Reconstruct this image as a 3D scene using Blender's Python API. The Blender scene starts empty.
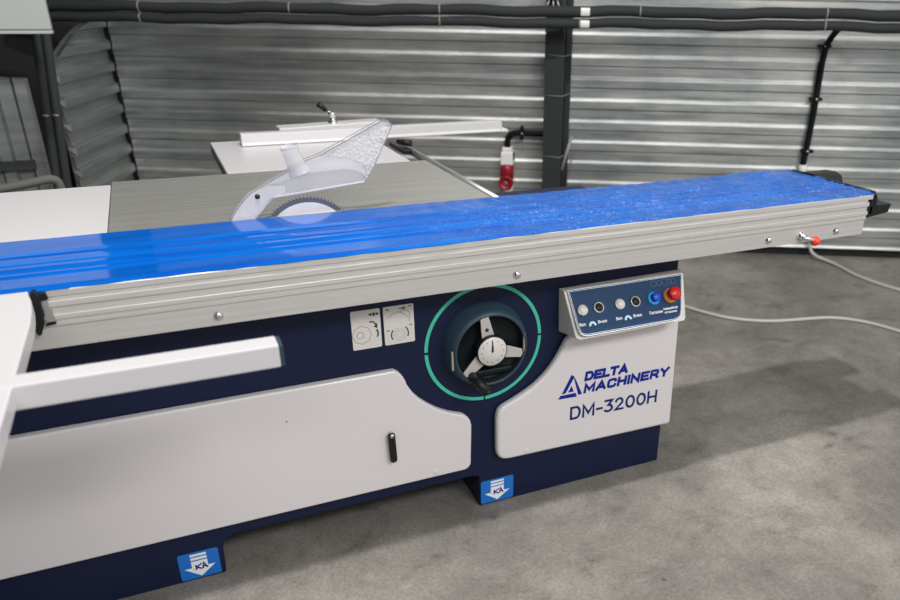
import bpy, math, random
from mathutils import Vector, Matrix
random.seed(7)
PI = math.pi
SC = bpy.context.scene
COL = SC.collection

# ------------------------------------------------------------------ materials
def new_mat(name, col, rough=.5, metal=0., coat=0., spec=.5, coat_rough=.05):
    m = bpy.data.materials.new(name); m.use_nodes = True
    b = m.node_tree.nodes['Principled BSDF']
    b.inputs['Base Color'].default_value = (*col, 1)
    b.inputs['Roughness'].default_value = rough
    b.inputs['Metallic'].default_value = metal
    b.inputs['Specular IOR Level'].default_value = spec
    b.inputs['Coat Weight'].default_value = coat
    b.inputs['Coat Roughness'].default_value = coat_rough
    return m

def N(m, t, **kw):
    n = m.node_tree.nodes.new(t)
    for k, v in kw.items(): setattr(n, k, v)
    return n

def L(m, a, b): m.node_tree.links.new(a, b)

def noise(m, scale, detail=4, rough=.5, vec_scale=(1, 1, 1), dist=0.):
    tc = N(m, 'ShaderNodeTexCoord'); mp = N(m, 'ShaderNodeMapping')
    mp.inputs['Scale'].default_value = vec_scale
    nz = N(m, 'ShaderNodeTexNoise')
    nz.inputs['Scale'].default_value = scale; nz.inputs['Detail'].default_value = detail
    nz.inputs['Roughness'].default_value = rough; nz.inputs['Distortion'].default_value = dist
    L(m, tc.outputs['Object'], mp.inputs['Vector']); L(m, mp.outputs[0], nz.inputs['Vector'])
    return nz

def ramp(m, src, stops):
    r = N(m, 'ShaderNodeValToRGB')
    els = r.color_ramp.elements
    while len(els) < len(stops): els.new(.5)
    for e, (p, c) in zip(els, stops):
        e.position = p; e.color = (*c, 1) if len(c) == 3 else c
    L(m, src, r.inputs[0]); return r

def bump(m, src, strength, dist):
    b = N(m, 'ShaderNodeBump'); b.inputs['Strength'].default_value = strength
    b.inputs['Distance'].default_value = dist
    L(m, src, b.inputs['Height'])
    L(m, b.outputs[0], m.node_tree.nodes['Principled BSDF'].inputs['Normal']); return b

def bsdf(m): return m.node_tree.nodes['Principled BSDF']

M = {}
M['navy'] = new_mat('navy_paint', (.0075, .0125, .042), .42, 0, .0, .22)
nz = noise(M['navy'], 900, 2); bump(M['navy'], nz.outputs[0], .12, .0004)
M['white'] = new_mat('white_powder_coat', (.68, .655, .668), .42, 0, .35, .5, .18)
M['white_soft'] = new_mat('white_enamel', (.60, .585, .605), .4, 0, .2, .5, .2)
M['warm_white'] = new_mat('control_box_plastic', (.66, .63, .61), .42)
M['plastic_white'] = new_mat('white_plastic', (.78, .77, .76), .4)
M['alu'] = new_mat('anodised_aluminium', (.60, .585, .575), .42, .35)
nz = noise(M['alu'], 30, 6, .6, (.15, 8, 8)); r = ramp(M['alu'], nz.outputs[0], [(.3, (.55, .54, .525)), (.7, (.64, .62, .61))])
L(M['alu'], r.outputs[0], bsdf(M['alu']).inputs['Base Color'])
M['cast'] = new_mat('ground_cast_iron', (.5, .49, .47), .36, .72)
nz = noise(M['cast'], 5, 8, .65, (.5, 22, 1)); r = ramp(M['cast'], nz.outputs[0], [(.3, (.46, .455, .43)), (.7, (.66, .65, .61))])
L(M['cast'], r.outputs[0], bsdf(M['cast']).inputs['Base Color'])
nz2 = noise(M['cast'], 14, 6, .7, (.6, 30, 1)); bump(M['cast'], nz2.outputs[0], .25, .0006)
M['chrome'] = new_mat('polished_chrome', (.75, .75, .75), .14, 1.)
M['steel'] = new_mat('brushed_steel', (.50, .50, .48), .4, .8)
M['blade'] = new_mat('blade_steel', (.90, .86, .80), .3, .2)
M['tooth'] = new_mat('tooth_carbide', (.20, .20, .20), .4, .7)
M['spoke'] = new_mat('satin_aluminium', (.62, .60, .57), .42, .45)
M['black'] = new_mat('black_plastic', (.008, .010, .011), .42, 0, 0, .3)
M['black_rubber'] = new_mat('black_foam_rubber', (.030, .034, .035), .75, 0, 0, .3)
nz = noise(M['black_rubber'], 60, 4); bump(M['black_rubber'], nz.outputs[0], .3, .003)
M['grey_foam'] = new_mat('dusty_grey_foam', (.13, .13, .125), .75)
M['conduit'] = new_mat('black_conduit', (.005, .007, .008), .6, 0, 0, .15)
M['green'] = new_mat('mint_green_scale', (.055, .50, .36), .45)
M['slate'] = new_mat('slate_blue_plastic', (.026, .052, .078), .42, 0, 0, .35)
M['dish'] = new_mat('dark_wheel_dish', (.004, .008, .010), .4, 0, 0, .25)
M['brass'] = new_mat('brass_clip', (.55, .46, .34), .35, .6)
M['dialwhite'] = new_mat('dial_face', (.66, .64, .61), .35)
M['ink'] = new_mat('black_ink', (.012, .012, .013), .5)
M['ink_mauve'] = new_mat('grey_mauve_ink', (.22, .17, .21), .5)
M['ink_grey'] = new_mat('pale_grey_ink', (.40, .39, .38), .5)
M['blue_ink'] = new_mat('royal_blue_lettering', (.002, .017, .25), .5, 0, 0, .2)
M['blue_ink2'] = new_mat('dark_blue_lettering', (.003, .016, .14), .5, 0, 0, .2)
M['fascia'] = new_mat('petrol_blue_fascia', (.010, .042, .110), .5, 0, 0, .2)
M['fascia_grey'] = new_mat('fascia_ghost_print', (.09, .11, .22), .4)
M['white_ink'] = new_mat('white_ink', (.8, .82, .85), .5)
M['cyan_ink'] = new_mat('pale_cyan_ink', (.45, .75, .85), .5)
M['sticker'] = new_mat('bright_blue_sticker', (.008, .15, .56), .4)
M['orange_ink'] = new_mat('orange_ink', (.7, .35, .06), .5)
M['button_white'] = new_mat('white_button', (.72, .70, .66), .3)
M['button_blue'] = new_mat('blue_button', (.01, .07, .6), .3)
M['button_cyan'] = new_mat('cyan_button_ring', (.02, .36, .75), .35)
M['red'] = new_mat('red_plastic', (.62, .012, .012), .3)
M['orange'] = new_mat('orange_button_ring', (1.0, .36, .05), .35)
M['sock_red'] = new_mat('industrial_red', (.30, .008, .02), .4)
M['bell'] = new_mat('red_cap', (.85, .05, .02), .35)
M['cable'] = new_mat('light_grey_cable', (.50, .49, .46), .5)
M['box'] = new_mat('grey_enamel', (.36, .38, .37), .5)
M['post'] = new_mat('dark_grey_paint', (.030, .036, .037), .55)
M['dark'] = new_mat('shade_black', (.012, .015, .015), .8)
M['grey_tape'] = new_mat('grey_strap', (.28, .28, .27), .5)
M['edge'] = new_mat('grey_laminate_edge', (.22, .23, .22), .5)

# protective film: blue, glossy, wrinkled towards the right-hand end
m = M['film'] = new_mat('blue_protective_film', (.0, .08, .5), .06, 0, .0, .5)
b = bsdf(m)
tc = N(m, 'ShaderNodeTexCoord'); sep = N(m, 'ShaderNodeSeparateXYZ'); L(m, tc.outputs['Object'], sep.inputs[0])
mr = N(m, 'ShaderNodeMapRange'); mr.inputs['From Min'].default_value = .38; mr.inputs['From Max'].default_value = .95
L(m, sep.outputs[0], mr.inputs['Value'])
n1 = noise(m, 95, 7, .75, (1, 1.3, 1), 1.2); n2 = noise(m, 6, 3, .5, (.6, 4, 1), .3)
vor = N(m, 'ShaderNodeTexVoronoi'); vor.inputs['Scale'].default_value = 110; L(m, tc.outputs['Object'], vor.inputs['Vector'])
add = N(m, 'ShaderNodeMath', operation='ADD'); L(m, n1.outputs[0], add.inputs[0]); L(m, vor.outputs[0], add.inputs[1])
mul = N(m, 'ShaderNodeMath', operation='MULTIPLY'); L(m, add.outputs[0], mul.inputs[0]); L(m, mr.outputs[0], mul.inputs[1])
mul2 = N(m, 'ShaderNodeMath', operation='MULTIPLY_ADD'); mul2.inputs[1].default_value = .06
L(m, n2.outputs[0], mul2.inputs[0]); L(m, mul.outputs[0], mul2.inputs[2])
bump(m, mul2.outputs[0], .6, .0050)
r = ramp(m, n2.outputs[0], [(.3, (0., .075, .41)), (.72, (.0, .135, .57))])
n3 = noise(m, 150, 3, .6, (1, 1.2, 1), .6); n4 = noise(m, 14, 3, .6, (1, 1.5, 1))  # pale specks in the colour: milky film bubbles and painted-in lamp sparkle
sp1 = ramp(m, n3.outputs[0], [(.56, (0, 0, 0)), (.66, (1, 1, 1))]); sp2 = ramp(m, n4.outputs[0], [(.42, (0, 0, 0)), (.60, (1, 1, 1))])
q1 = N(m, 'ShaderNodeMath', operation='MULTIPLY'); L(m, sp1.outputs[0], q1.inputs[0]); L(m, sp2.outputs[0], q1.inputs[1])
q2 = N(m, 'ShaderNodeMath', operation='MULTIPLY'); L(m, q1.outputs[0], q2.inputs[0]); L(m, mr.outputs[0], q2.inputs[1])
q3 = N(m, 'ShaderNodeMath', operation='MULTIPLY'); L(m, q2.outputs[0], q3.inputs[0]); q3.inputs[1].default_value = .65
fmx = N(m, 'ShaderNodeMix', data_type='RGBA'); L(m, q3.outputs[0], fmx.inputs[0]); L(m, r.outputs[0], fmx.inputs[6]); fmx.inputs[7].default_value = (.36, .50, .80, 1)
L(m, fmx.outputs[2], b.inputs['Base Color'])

# concrete
m = M['concrete'] = new_mat('bare_concrete', (.3, .29, .28), .82)
b = bsdf(m)
na = noise(m, .9, 9, .62, (1, 1, 1), .4); nb = noise(m, 7, 14, .82, (1, 1, 1), .35); nc = noise(m, 95, 9, .9)
ra = ramp(m, na.outputs[0], [(.34, (.17, .160, .147)), (.5, (.26, .244, .224)), (.66, (.385, .362, .333))])
rb = ramp(m, nb.outputs[0], [(.34, (.50, .50, .49)), (.44, (.82, .82, .81)), (.56, (1.0, 1.0, 1.0)), (.68, (1.25, 1.22, 1.18))])
mx = N(m, 'ShaderNodeMix', data_type='RGBA', blend_type='MULTIPLY'); mx.inputs[0].default_value = 1
L(m, ra.outputs[0], mx.inputs[6]); L(m, rb.outputs[0], mx.inputs[7])
rc = ramp(m, nc.outputs[0], [(.34, (.52, .52, .51)), (.64, (1.2, 1.2, 1.19))])
mx2 = N(m, 'ShaderNodeMix', data_type='RGBA', blend_type='MULTIPLY'); mx2.inputs[0].default_value = 1
L(m, mx.outputs[2], mx2.inputs[6]); L(m, rc.outputs[0], mx2.inputs[7])
# small dark grime patches
nd = noise(m, 2.3, 8, .7, (1, 1.5, 1), 1.0)
rd = ramp(m, nd.outputs[0], [(.30, (.45, .46, .45)), (.40, (1, 1, 1))])
mx3 = N(m, 'ShaderNodeMix', data_type='RGBA', blend_type='MULTIPLY'); mx3.inputs[0].default_value = .8
L(m, mx2.outputs[2], mx3.inputs[6]); L(m, rd.outputs[0], mx3.inputs[7])
vs_ = N(m, 'ShaderNodeTexVoronoi'); vs_.inputs['Scale'].default_value = 4.2; tcs = N(m, 'ShaderNodeTexCoord'); L(m, tcs.outputs['Object'], vs_.inputs['Vector'])
rs_ = ramp(m, vs_.outputs['Distance'], [(.022, (.35, .34, .32)), (.034, (1, 1, 1))])
mx4 = N(m, 'ShaderNodeMix', data_type='RGBA', blend_type='MULTIPLY'); mx4.inputs[0].default_value = .75
L(m, mx3.outputs[2], mx4.inputs[6]); L(m, rs_.outputs[0], mx4.inputs[7])
L(m, mx4.outputs[2], b.inputs['Base Color'])
bump(m, nb.outputs[0], .35, .006)

# galvanised profiled sheet
def galv(name, lo, hi, rough):
    m = new_mat(name, hi, rough, .88)
    na = noise(m, 1.1, 5, .6, (1, 1, .5)); nb = noise(m, 9, 6, .6, (.25, .25, 3))
    ad = N(m, 'ShaderNodeMath', operation='ADD'); L(m, na.outputs[0], ad.inputs[0]); L(m, nb.outputs[0], ad.inputs[1])
    hf = N(m, 'ShaderNodeMath', operation='MULTIPLY'); hf.inputs[1].default_value = .5; L(m, ad.outputs[0], hf.inputs[0])
    r = ramp(m, hf.outputs[0], [(.38, lo), (.62, hi)]); L(m, r.outputs[0], bsdf(m).inputs['Base Color'])
    nc = noise(m, 5, 3, .5, (1, 1, 1.5)); bump(m, nc.outputs[0], .3, .012)
    return m
M['galv'] = galv('galvanised_sheet', (.24, .27, .27), (.57, .57, .555), .48)
M['galv_dark'] = galv('darker_sheet', (.24, .26, .255), (.40, .42, .41), .5)  # darker variant of the galvanised sheet

# clear acrylic
m = M['clear'] = new_mat('clear_acrylic', (.84, .82, .79), .08)
b = bsdf(m); b.inputs['Transmission Weight'].default_value = .0; b.inputs['Alpha'].default_value = .40
m2 = M['clear_bubbly'] = new_mat('clear_acrylic_textured', (.74, .72, .69), .25)
b = bsdf(m2); b.inputs['Alpha'].default_value = .6
nz = noise(m2, 120, 3, .6); bump(m2, nz.outputs[0], .8, .004)
ra = N(m2, 'ShaderNodeMapRange'); ra.inputs['From Min'].default_value = .4; ra.inputs['From Max'].default_value = .6
ra.inputs['To Min'].default_value = .35; ra.inputs['To Max'].default_value = .85
L(m2, nz.outputs[0], ra.inputs['Value']); L(m2, ra.outputs[0], b.inputs['Alpha'])
m6 = M['clear_mid'] = new_mat('clear_acrylic_tube', (.74, .73, .72), .1); bsdf(m6).inputs['Alpha'].default_value = .36
m4 = M['clear_thin'] = new_mat('clear_acrylic_thin', (.9, .89, .92), .06); bsdf(m4).inputs['Alpha'].default_value = .12
m5 = M['clear_edge2'] = new_mat('acrylic_lower_edge', (.86, .83, .86), .2); bsdf(m5).inputs['Alpha'].default_value = .7
m3 = M['clear_edge'] = new_mat('acrylic_edge', (.36, .345, .35), .2); bsdf(m3).inputs['Alpha'].default_value = .7

# ------------------------------------------------------------------ mesh builder
class MB:
    def __init__(s): s.v = []; s.f = []; s.sm = []; s.k = 0
    def add(s, vs, fs, smooth=False):
        o = len(s.v); s.v += [tuple(v) for v in vs]
        s.f += [tuple(i + o for i in f) for f in fs]; s.sm += [smooth] * len(fs)
        return s
    def box(s, x0, x1, y0, y1, z0, z1, T=None):
        vs = [(x, y, z) for x in (x0, x1) for y in (y0, y1) for z in (z0, z1)]
        if T: vs = [T @ Vector(v) for v in vs]
        return s.add(vs, [(0, 1, 3, 2), (4, 6, 7, 5), (0, 4, 5, 1), (2, 3, 7, 6), (0, 2, 6, 4), (1, 5, 7, 3)])
    def prism(s, poly, fn, a, b):
        """poly in 2-D, fn(u, v, d) -> point; extruded from d=a to d=b"""
        n = len(poly)
        vs = [fn(u, v, a) for u, v in poly] + [fn(u, v, b) for u, v in poly]
        return s.add(vs, [tuple(range(n))[::-1], tuple(range(n, 2 * n))] + [(i, (i + 1) % n, n + (i + 1) % n, n + i) for i in range(n)])
    def tube(s, pts, r, seg=14, caps=True):
        pts = [Vector(p) for p in pts]; n = len(pts)
        rs = r if isinstance(r, (list, tuple)) else [r] * n
        vs = []; up = None
        for i, p in enumerate(pts):
            d = (pts[min(i + 1, n - 1)] - pts[max(i - 1, 0)]).normalized()
            if up is None:
                up = Vector((0, 0, 1)) if abs(d.z) < .9 else Vector((1, 0, 0))
            a = d.cross(up).normalized(); up = a.cross(d).normalized()
            for k in range(seg):
                t = 2 * PI * k / seg
                vs.append(p + rs[i] * (math.cos(t) * a + math.sin(t) * up))
        fs = [(i * seg + k, i * seg + (k + 1) % seg, (i + 1) * seg + (k + 1) % seg, (i + 1) * seg + k) for i in range(n - 1) for k in range(seg)]
        s.add(vs, fs, True)
        if caps:
            o = len(s.v) - len(vs)
            s.f += [tuple(o + k for k in range(seg))[::-1], tuple(o + (n - 1) * seg + k for k in range(seg))]; s.sm += [False, False]
        return s
    def lathe(s, prof, T, seg=48, smooth=True, a0=0, a1=2 * PI):
        """prof: list of (r, h) ; axis = local z of matrix T"""
        full = abs(a1 - a0 - 2 * PI) < 1e-6
        cnt = seg if full else seg + 1; vs = []
        for k in range(cnt):
            t = a0 + (a1 - a0) * k / seg
            for r, h in prof: vs.append(T @ Vector((r * math.cos(t), r * math.sin(t), h)))
        n = len(prof); fs = []
        for k in range(seg):
            k2 = (k + 1) % cnt
            for j in range(n - 1): fs.append((k * n + j, k2 * n + j, k2 * n + j + 1, k * n + j + 1))
        return s.add(vs, fs, smooth)
    def stroke(s, pts, w, fn, d0, d1, closed=False, ext=False):
        """flat stroke of width w through 2-D points, mitred, extruded d0..d1"""
        P = [Vector(p) for p in pts]; n = len(P); l = []; r = []
        if ext and not closed:
            P[0] = P[0] + (P[0] - P[1]).normalized() * w / 2; P[-1] = P[-1] + (P[-1] - P[-2]).normalized() * w / 2
        for i in range(n):
            if closed: a, b = P[(i - 1) % n], P[(i + 1) % n]
            else: a, b = P[max(i - 1, 0)], P[min(i + 1, n - 1)]
            d1_ = (P[i] - a); d2_ = (b - P[i])
            if d1_.length < 1e-9: d1_ = d2_
            if d2_.length < 1e-9: d2_ = d1_
            d1_.normalize(); d2_.normalize()
            n1 = Vector((-d1_.y, d1_.x)); n2 = Vector((-d2_.y, d2_.x)); mi = n1 + n2
            if mi.length < 1e-6: mi = n1.copy()
            mi.normalize(); k = w / 2 / max(.45, mi.dot(n1))
            l.append(P[i] + mi * k); r.append(P[i] - mi * k)
        segs = n if closed else n - 1
        for i in range(segs):
            j = (i + 1) % n
            s.prism([tuple(r[i]), tuple(r[j]), tuple(l[j]), tuple(l[i])], fn, d0 + (s.k if ext else 0), d1); s.k = (s.k - .00002) if s.k > -.0005 else 0
        return s
    def build(s, name, mat, parent=None, bevel=0, bseg=2, loc=None, subsurf=0, solid=0):
        me = bpy.data.meshes.new(name); me.from_pydata(s.v, [], s.f); me.materials.append(M[mat])
        me.polygons.foreach_set('use_smooth', s.sm); me.update()
        import bmesh
        bm = bmesh.new(); bm.from_mesh(me); bmesh.ops.recalc_face_normals(bm, faces=bm.faces); bm.to_mesh(me); bm.free()
        o = bpy.data.objects.new(name, me); COL.objects.link(o)
        if parent: o.parent = parent
        if bevel:
            mo = o.modifiers.new('bevel', 'BEVEL'); mo.width = bevel; mo.segments = bseg; mo.limit_method = 'ANGLE'; mo.angle_limit = math.radians(40)
            mo.harden_normals = False
        return o

def thing(name, label, cat, loc=(0, 0, 0), group=None):
    """Empty at the thing's base; children are built in world coordinates, so counter the offset"""
    o = bpy.data.objects.new(name, None); COL.objects.link(o); o.location = loc
    o['label'] = label; o['category'] = cat; o.empty_display_size = .1
    if group: o['group'] = group
    return o

def tag(o, label, cat, group=None):
    o['label'] = label; o['category'] = cat
    if group: o['group'] = group
    return o

def struct(o): o['kind'] = 'structure'; return o
def lab(o, t): o['label'] = t; return o

def arc(cx, cy, r, a0, a1, n=12):
    return [(cx + r * math.cos(math.radians(a0 + (a1 - a0) * i / n)), cy + r * math.sin(math.radians(a0 + (a1 - a0) * i / n))) for i in range(n + 1)]
def rrect(x0, y0, x1, y1, r, n=5):
    return arc(x1 - r, y1 - r, r, 0, 90, n) + arc(x0 + r, y1 - r, r, 90, 180, n) + arc(x0 + r, y0 + r, r, 180, 270, n) + arc(x1 - r, y0 + r, r, 270, 360, n)
def smooth_pts(pts, it=3):
    P = [Vector(p) for p in pts]
    for _ in range(it):
        Q = [P[0]]
        for a, b in zip(P, P[1:]): Q += [a * .75 + b * .25, a * .25 + b * .75]
        Q.append(P[-1]); P = Q
    return P
def frame(origin, zdir, xdir=(1, 0, 0)):
    z = Vector(zdir).normalized(); x = Vector(xdir); x = (x - z * x.dot(z)).normalized(); y = z.cross(x)
    return Matrix(((x.x, y.x, z.x, origin[0]), (x.y, y.y, z.y, origin[1]), (x.z, y.z, z.z, origin[2]), (0, 0, 0, 1)))

FR = lambda u, v, d: (u, d, v)          # front-facing plane: u = x, v = z, d = y

# ================================================================== THE SETTING
TH = math.radians(-29)
WV = Vector((math.cos(TH), math.sin(TH), 0)); WN = Vector((math.sin(TH), -math.cos(TH), 0)); WB = Vector((-.147, 3.55, 0))
def W(s, z, off=0.): p = WB + WV * s + WN * off; return Vector((p.x, p.y, z))

fl = MB()
nx = 12
fl.add([(x, y, 0) for x, y in ((-4, -4), (8, -4), (8, 6), (-4, 6))], [(0, 1, 2, 3)])
fl.box(-4, 8, -4, 6, -.15, -.001)
struct(fl.build('floor', 'concrete'))

# back wall: profiled sheet with horizontal ribs, pitch 115 mm
def rib_profile(z0, z1, z_ref, depth=.007):
    out = []; k = math.floor((z0 - z_ref) / .115) - 1
    while True:
        z = z_ref + k * .115
        for dz, off in ((-.0035, 0), (.0030, depth), (.040, depth), (.0435, depth * .93), (.048, depth * .72), (.0525, depth * .42), (.057, depth * .16), (.062, depth * .03), (.066, 0)):
            if z0 <= z + dz <= z1: out.append((z + dz, off))
        k += 1
        if z > z1: break
    out = [(z0, out[0][1])] + out + [(z1, out[-1][1])]
    return out
def ribbed_wall(name, P, s0, s1, z0, z1, zref, mat, thick=.02, n=2, top=None, wob=0, depth=.007):
    prof = rib_profile(z0, z1, zref, depth); mb = MB(); m_ = len(prof); vs = []
    for i in range(n):
        s = s0 + (s1 - s0) * i / (n - 1)
        for z, o in prof:
            zz = min(z, top(s)) if top else z
            ss = s + (wob * math.sin(z / .115 * 2 * PI) if wob and i in (0, n - 1) else 0)
            vs.append(P(ss, zz, o))
    for i in range(n):
        s = s0 + (s1 - s0) * i / (n - 1)
        for z, o in prof:
            zz = min(z, top(s)) if top else z
            vs.append(P(s, zz, -thick))
    fs = []; q = n * m_
    for i in range(n - 1):
        for j in range(m_ - 1):
            a = i * m_ + j; fs.append((a, a + m_, a + m_ + 1, a + 1)); fs.append((q + a, q + a + 1, q + a + m_ + 1, q + a + m_))
    for i in (0, n - 1):
        for j in range(m_ - 1):
            a = i * m_ + j; fs.append((a, a + 1, q + a + 1, q + a))
    for j in (0, m_ - 1):
        for i in range(n - 1):
            a = i * m_ + j; fs.append((a, a + m_, q + a + m_, q + a))
    mb.add(vs, fs)
    return mb.build(name, mat)
struct(ribbed_wall('wall_back', W, 0.025, 7.2, .055, 3.0, .934, 'galv', n=2))
mb = MB(); mb.add([W(s, z, o) for s in (-.25, 7.2) for z in (0, 3.0) for o in (-.03, -.06)], [(0, 1, 3, 2), (4, 6, 7, 5), (0, 4, 5, 1), (2, 3, 7, 6), (0, 2, 6, 4), (1, 5, 7, 3)])
struct(mb.build('wall_shade_backing', 'dark'))  # near-black sheet, stands in for shade at the wall base and corner gap
# short left return of the same sheet, standing open at its near edge
T2 = math.radians(72); LV = Vector((-math.cos(T2), -math.sin(T2), 0)); LN = Vector((math.sin(T2), -math.cos(T2), 0))
def WL(s, z, off=0.): p = WB + LV * s + LN * off; return Vector((p.x, p.y, z))
struct(ribbed_wall('wall_left', WL, .018, .775, 0, 1.30, .967, 'galv_dark', n=14, wob=.006, depth=.018,
                   top=lambda s: 1.235 - .17 * max(0, (s - .2) / .58) ** 1.6))
# near-black sheet standing in for the darkness beyond it
mb = MB(); mb.box(-3.0, -.15, 3.62, 3.70, 0, 3.0)
struct(mb.build('wall_rear', 'dark'))
mb = MB(); mb.box(-2.35, -2.25, -3.2, 3.62, 0, 3.0)
struct(mb.build('wall_side_unseen', 'dark'))  # added out of view: blocks light from the left and reflects dark

# partition on the left: sheet with upright ribs
sp = thing('sheet_partition', 'dark partition of upright ribbed metal sheet, left of the insulated risers', 'partition', (0, 0, 0))
mb = MB(); poly = []
x = -2.2
while x < -.50:
    poly += [(x, 2.34), (x + .012, 2.325), (x + .055, 2.325), (x + .067, 2.34)]; x += .12
poly += [(-.475, 2.34), (-.475, 2.36), (-2.2, 2.36)]
mb.prism(poly, lambda u, v, d: (u, v, d), 0, 1.06)
mb.build('sheet', 'galv_dark', sp)
mb = MB(); mb.tube([(-2.2, 2.30, 1.06), (-.60, 2.30, 1.075), (-.44, 2.30, 1.062)], .018, 12); mb.build('top_rail', 'black_rubber', sp)
mb = MB(); mb.box(-2.2, -.50, 2.29, 2.325, .665, .70); mb.build('middle_rail', 'post', sp)

# insulated risers
for k, (x0, x1) in enumerate(((-.3815, -.4235), (-.3455, -.3865))):
    t = thing('insulated_riser', ['left one of the two upright black insulated pipes in the corner',
                                  'right one of the two upright black insulated pipes, nearest the bent sheet'][k], 'pipe', (0, 0, 0), 'upright insulated pipes')
    dx = (x1 - x0) / .44
    mb = MB(); mb.tube([(x0 - dx * .9, 2.20, 1.98), (x0, 2.2, 1.07), (x0 + dx * .45, 2.2, .605), (x0 + dx * .46, 2.20, 0.0)], .0176, 16); mb.build('insulation', 'black_rubber', t)
    mb = MB(); mb.tube([(x0 + dx * .17, 2.2, .905), (x0 + dx * .175, 2.2, .898)], .0179, 16); lab(mb.build('tie_strap', 'grey_tape', t), 'light grey strap')
# low pipe with a bend
mb = MB(); mb.tube(smooth_pts([(-1.8, 2.0, .57), (-.62, 2.05, .632), (-.48, 2.05, .655), (-.415, 2.06, .664), (-.395, 2.07, .62), (-.39, 2.08, .0)], 3), .018, 16)
tag(mb.build('insulated_bend', 'grey_foam'), 'dark insulated pipe rising and bending low beside the white extension table', 'pipe')

# enamel box hanging top left
eb = thing('enamel_box', 'pale grey enamel cabinet hanging at the top left corner', 'cabinet', (0, 0, 0))
mb = MB(); mb.box(-1.2, -.280, 1.85, 1.91, 1.250, 2.0); mb.build('body', 'box', eb, .004)
mb = MB(); mb.box(-1.202, -.2790, 1.848, 1.912, 1.236, 1.248); mb.build('bottom_lip', 'box', eb, .002)
mb = MB()
for x_ in (-.50, -1.05): mb.box(x_, x_ + .05, 1.86, 1.90, 2.0, 3.0)
mb.build('hanger', 'post', eb)

# steel post
U = (-WV * 0 + Vector((math.cos(math.radians(-44)), math.sin(math.radians(-44)), 0)))
PC = W(2.572, 0, .12)
pn = Vector((U.y, -U.x, 0))
def PP(u, d, z): q = PC + U * u + pn * d; return Vector((q.x, q.y, z))
st = thing('steel_post', 'dark grey steel column standing before the ribbed wall', 'column', tuple(PC))
def keep(o, root):
    o.matrix_parent_inverse = Matrix.Translation(-Vector(root.location)); return o
mb = MB()
for (u0, u1, d0, d1) in ((-.052, .052, .03, .042), (-.052, .052, -.12, -.108), (-.006, .006, -.108, .03)):
    vs = [PP(u, d, z) for u in (u0, u1) for d in (d0, d1) for z in (0, 3.0)]
    mb.add(vs, [(0, 1, 3, 2), (4, 6, 7, 5), (0, 4, 5, 1), (2, 3, 7, 6), (0, 2, 6, 4), (1, 5, 7, 3)])
keep(mb.build('column_section', 'post', st), st)
for z, tl in ((1.115, -.008), (.905, 0), (.578, 0)):
    mb = MB(); ring = [PP(-.054, .044, z), PP(.054, .044, z + tl), PP(.054, -.122, z + tl), PP(-.054, -.122, z), PP(-.054, .044, z)]
    mb.tube(ring, .0018, 6); keep(lab(mb.build('strapping', 'grey_tape', st), 'thin pale strap'), st)
mb = MB(); mb.tube([PP(.05, .0, .50), PP(.078, -.02, .62), PP(.09, -.05, .68)], .009, 8); keep(mb.build('brace', 'grey_tape', st), st)
mb = MB(); mb.box(-.10, .10, -.14, .10, 0, .012, Matrix.Translation(PC) @ Matrix.Rotation(math.radians(-44), 4, 'Z')); keep(mb.build('base_plate', 'post', st), st)

# insulated pipes along the wall
def wall_pipe(zs, off, r, label, ties):
    t = thing('insulated_pipe', label, 'pipe', (0, 0, 0), 'insulated pipes along the back wall')
    pts = []; n = 60
    for i in range(n + 1):
        s = -.35 + 6.6 * i / n
        sag = .004 * math.sin(s * 7.0) + .003 * math.sin(s * 17 + off * 9)
        z = zs[0] + (zs[1] - zs[0]) * (s / 4.27) + sag
        pts.append(W(s, z, off))
    rs = [r * (1 + .022 * math.sin(i * 1.7) + .015 * math.sin(i * 4.1)) for i in range(n + 1)]
    for ti in ties:   # waisted where it is tied
        for i in range(n + 1):
            d = abs(-.35 + 6.6 * i / n - ti)
            if d < .06: rs[i] *= .93
    mb = MB(); mb.tube(pts, rs, 18); mb.build('insulation', 'black_rubber', t)
    for ti in ties:
        z = zs[0] + (zs[1] - zs[0]) * (ti / 4.27) + .004 * math.sin(ti * 7.0) + .003 * math.sin(ti * 17 + off * 9)
        mb = MB(); mb.tube([W(ti - .003, z, off), W(ti + .003, z, off)], r * 1.045, 18); lab(mb.build('tie_wrap', 'grey_tape', t), 'thin pale tie')
    return t
up_ = wall_pipe((1.310, 1.337), .30, .0268, 'upper black insulated pipe running the length of the back wall', (.391, 1.194, 1.976, 2.993, 3.91))
lo_ = wall_pipe((1.258, 1.281), .305, .0240, 'lower black insulated pipe running directly beneath its twin', (.391, 1.976, 2.691, 3.91))
def white_clip(z, off, root, hh):
    mb = MB(); mb.lathe([(hh, 0), (hh, .045)], frame(W(2.69, z, off), WV, (0, 0, 1)), 20, True, math.radians(-110), math.radians(20)); o = mb.build('white_clip', 'plastic_white', root)
    lab(o, 'small white clip'); return o
def patch(z, off, r, root):
    mb = MB()
    vs = []
    for i in range(2):
        for k in range(9):
            a = math.radians(-35 + 70 * k / 8)
            p = W(2.695 + .045 * i, z + r * math.sin(a), off + r * math.cos(a)); vs.append(p)
    for i in range(2):
        for k in range(9):
            a = math.radians(-35 + 70 * k / 8)
            p = W(2.695 + .045 * i, z + (r + .004) * math.sin(a), off + (r + .004) * math.cos(a)); vs.append(p)
    fs = [(k, k + 1, 10 + k, 9 + k) for k in range(8)] + [(18 + k, 27 + k, 28 + k, 19 + k) for k in range(8)]
    fs += [(k, 18 + k, 19 + k, k + 1) for k in range(8)] + [(9 + k, 10 + k, 28 + k, 27 + k) for k in range(8)] + [(0, 9, 27, 18), (8, 26, 35, 17)]
    mb.add(vs, fs); lab(mb.build('clip', 'plastic_white', root), 'small white clip')
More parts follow.
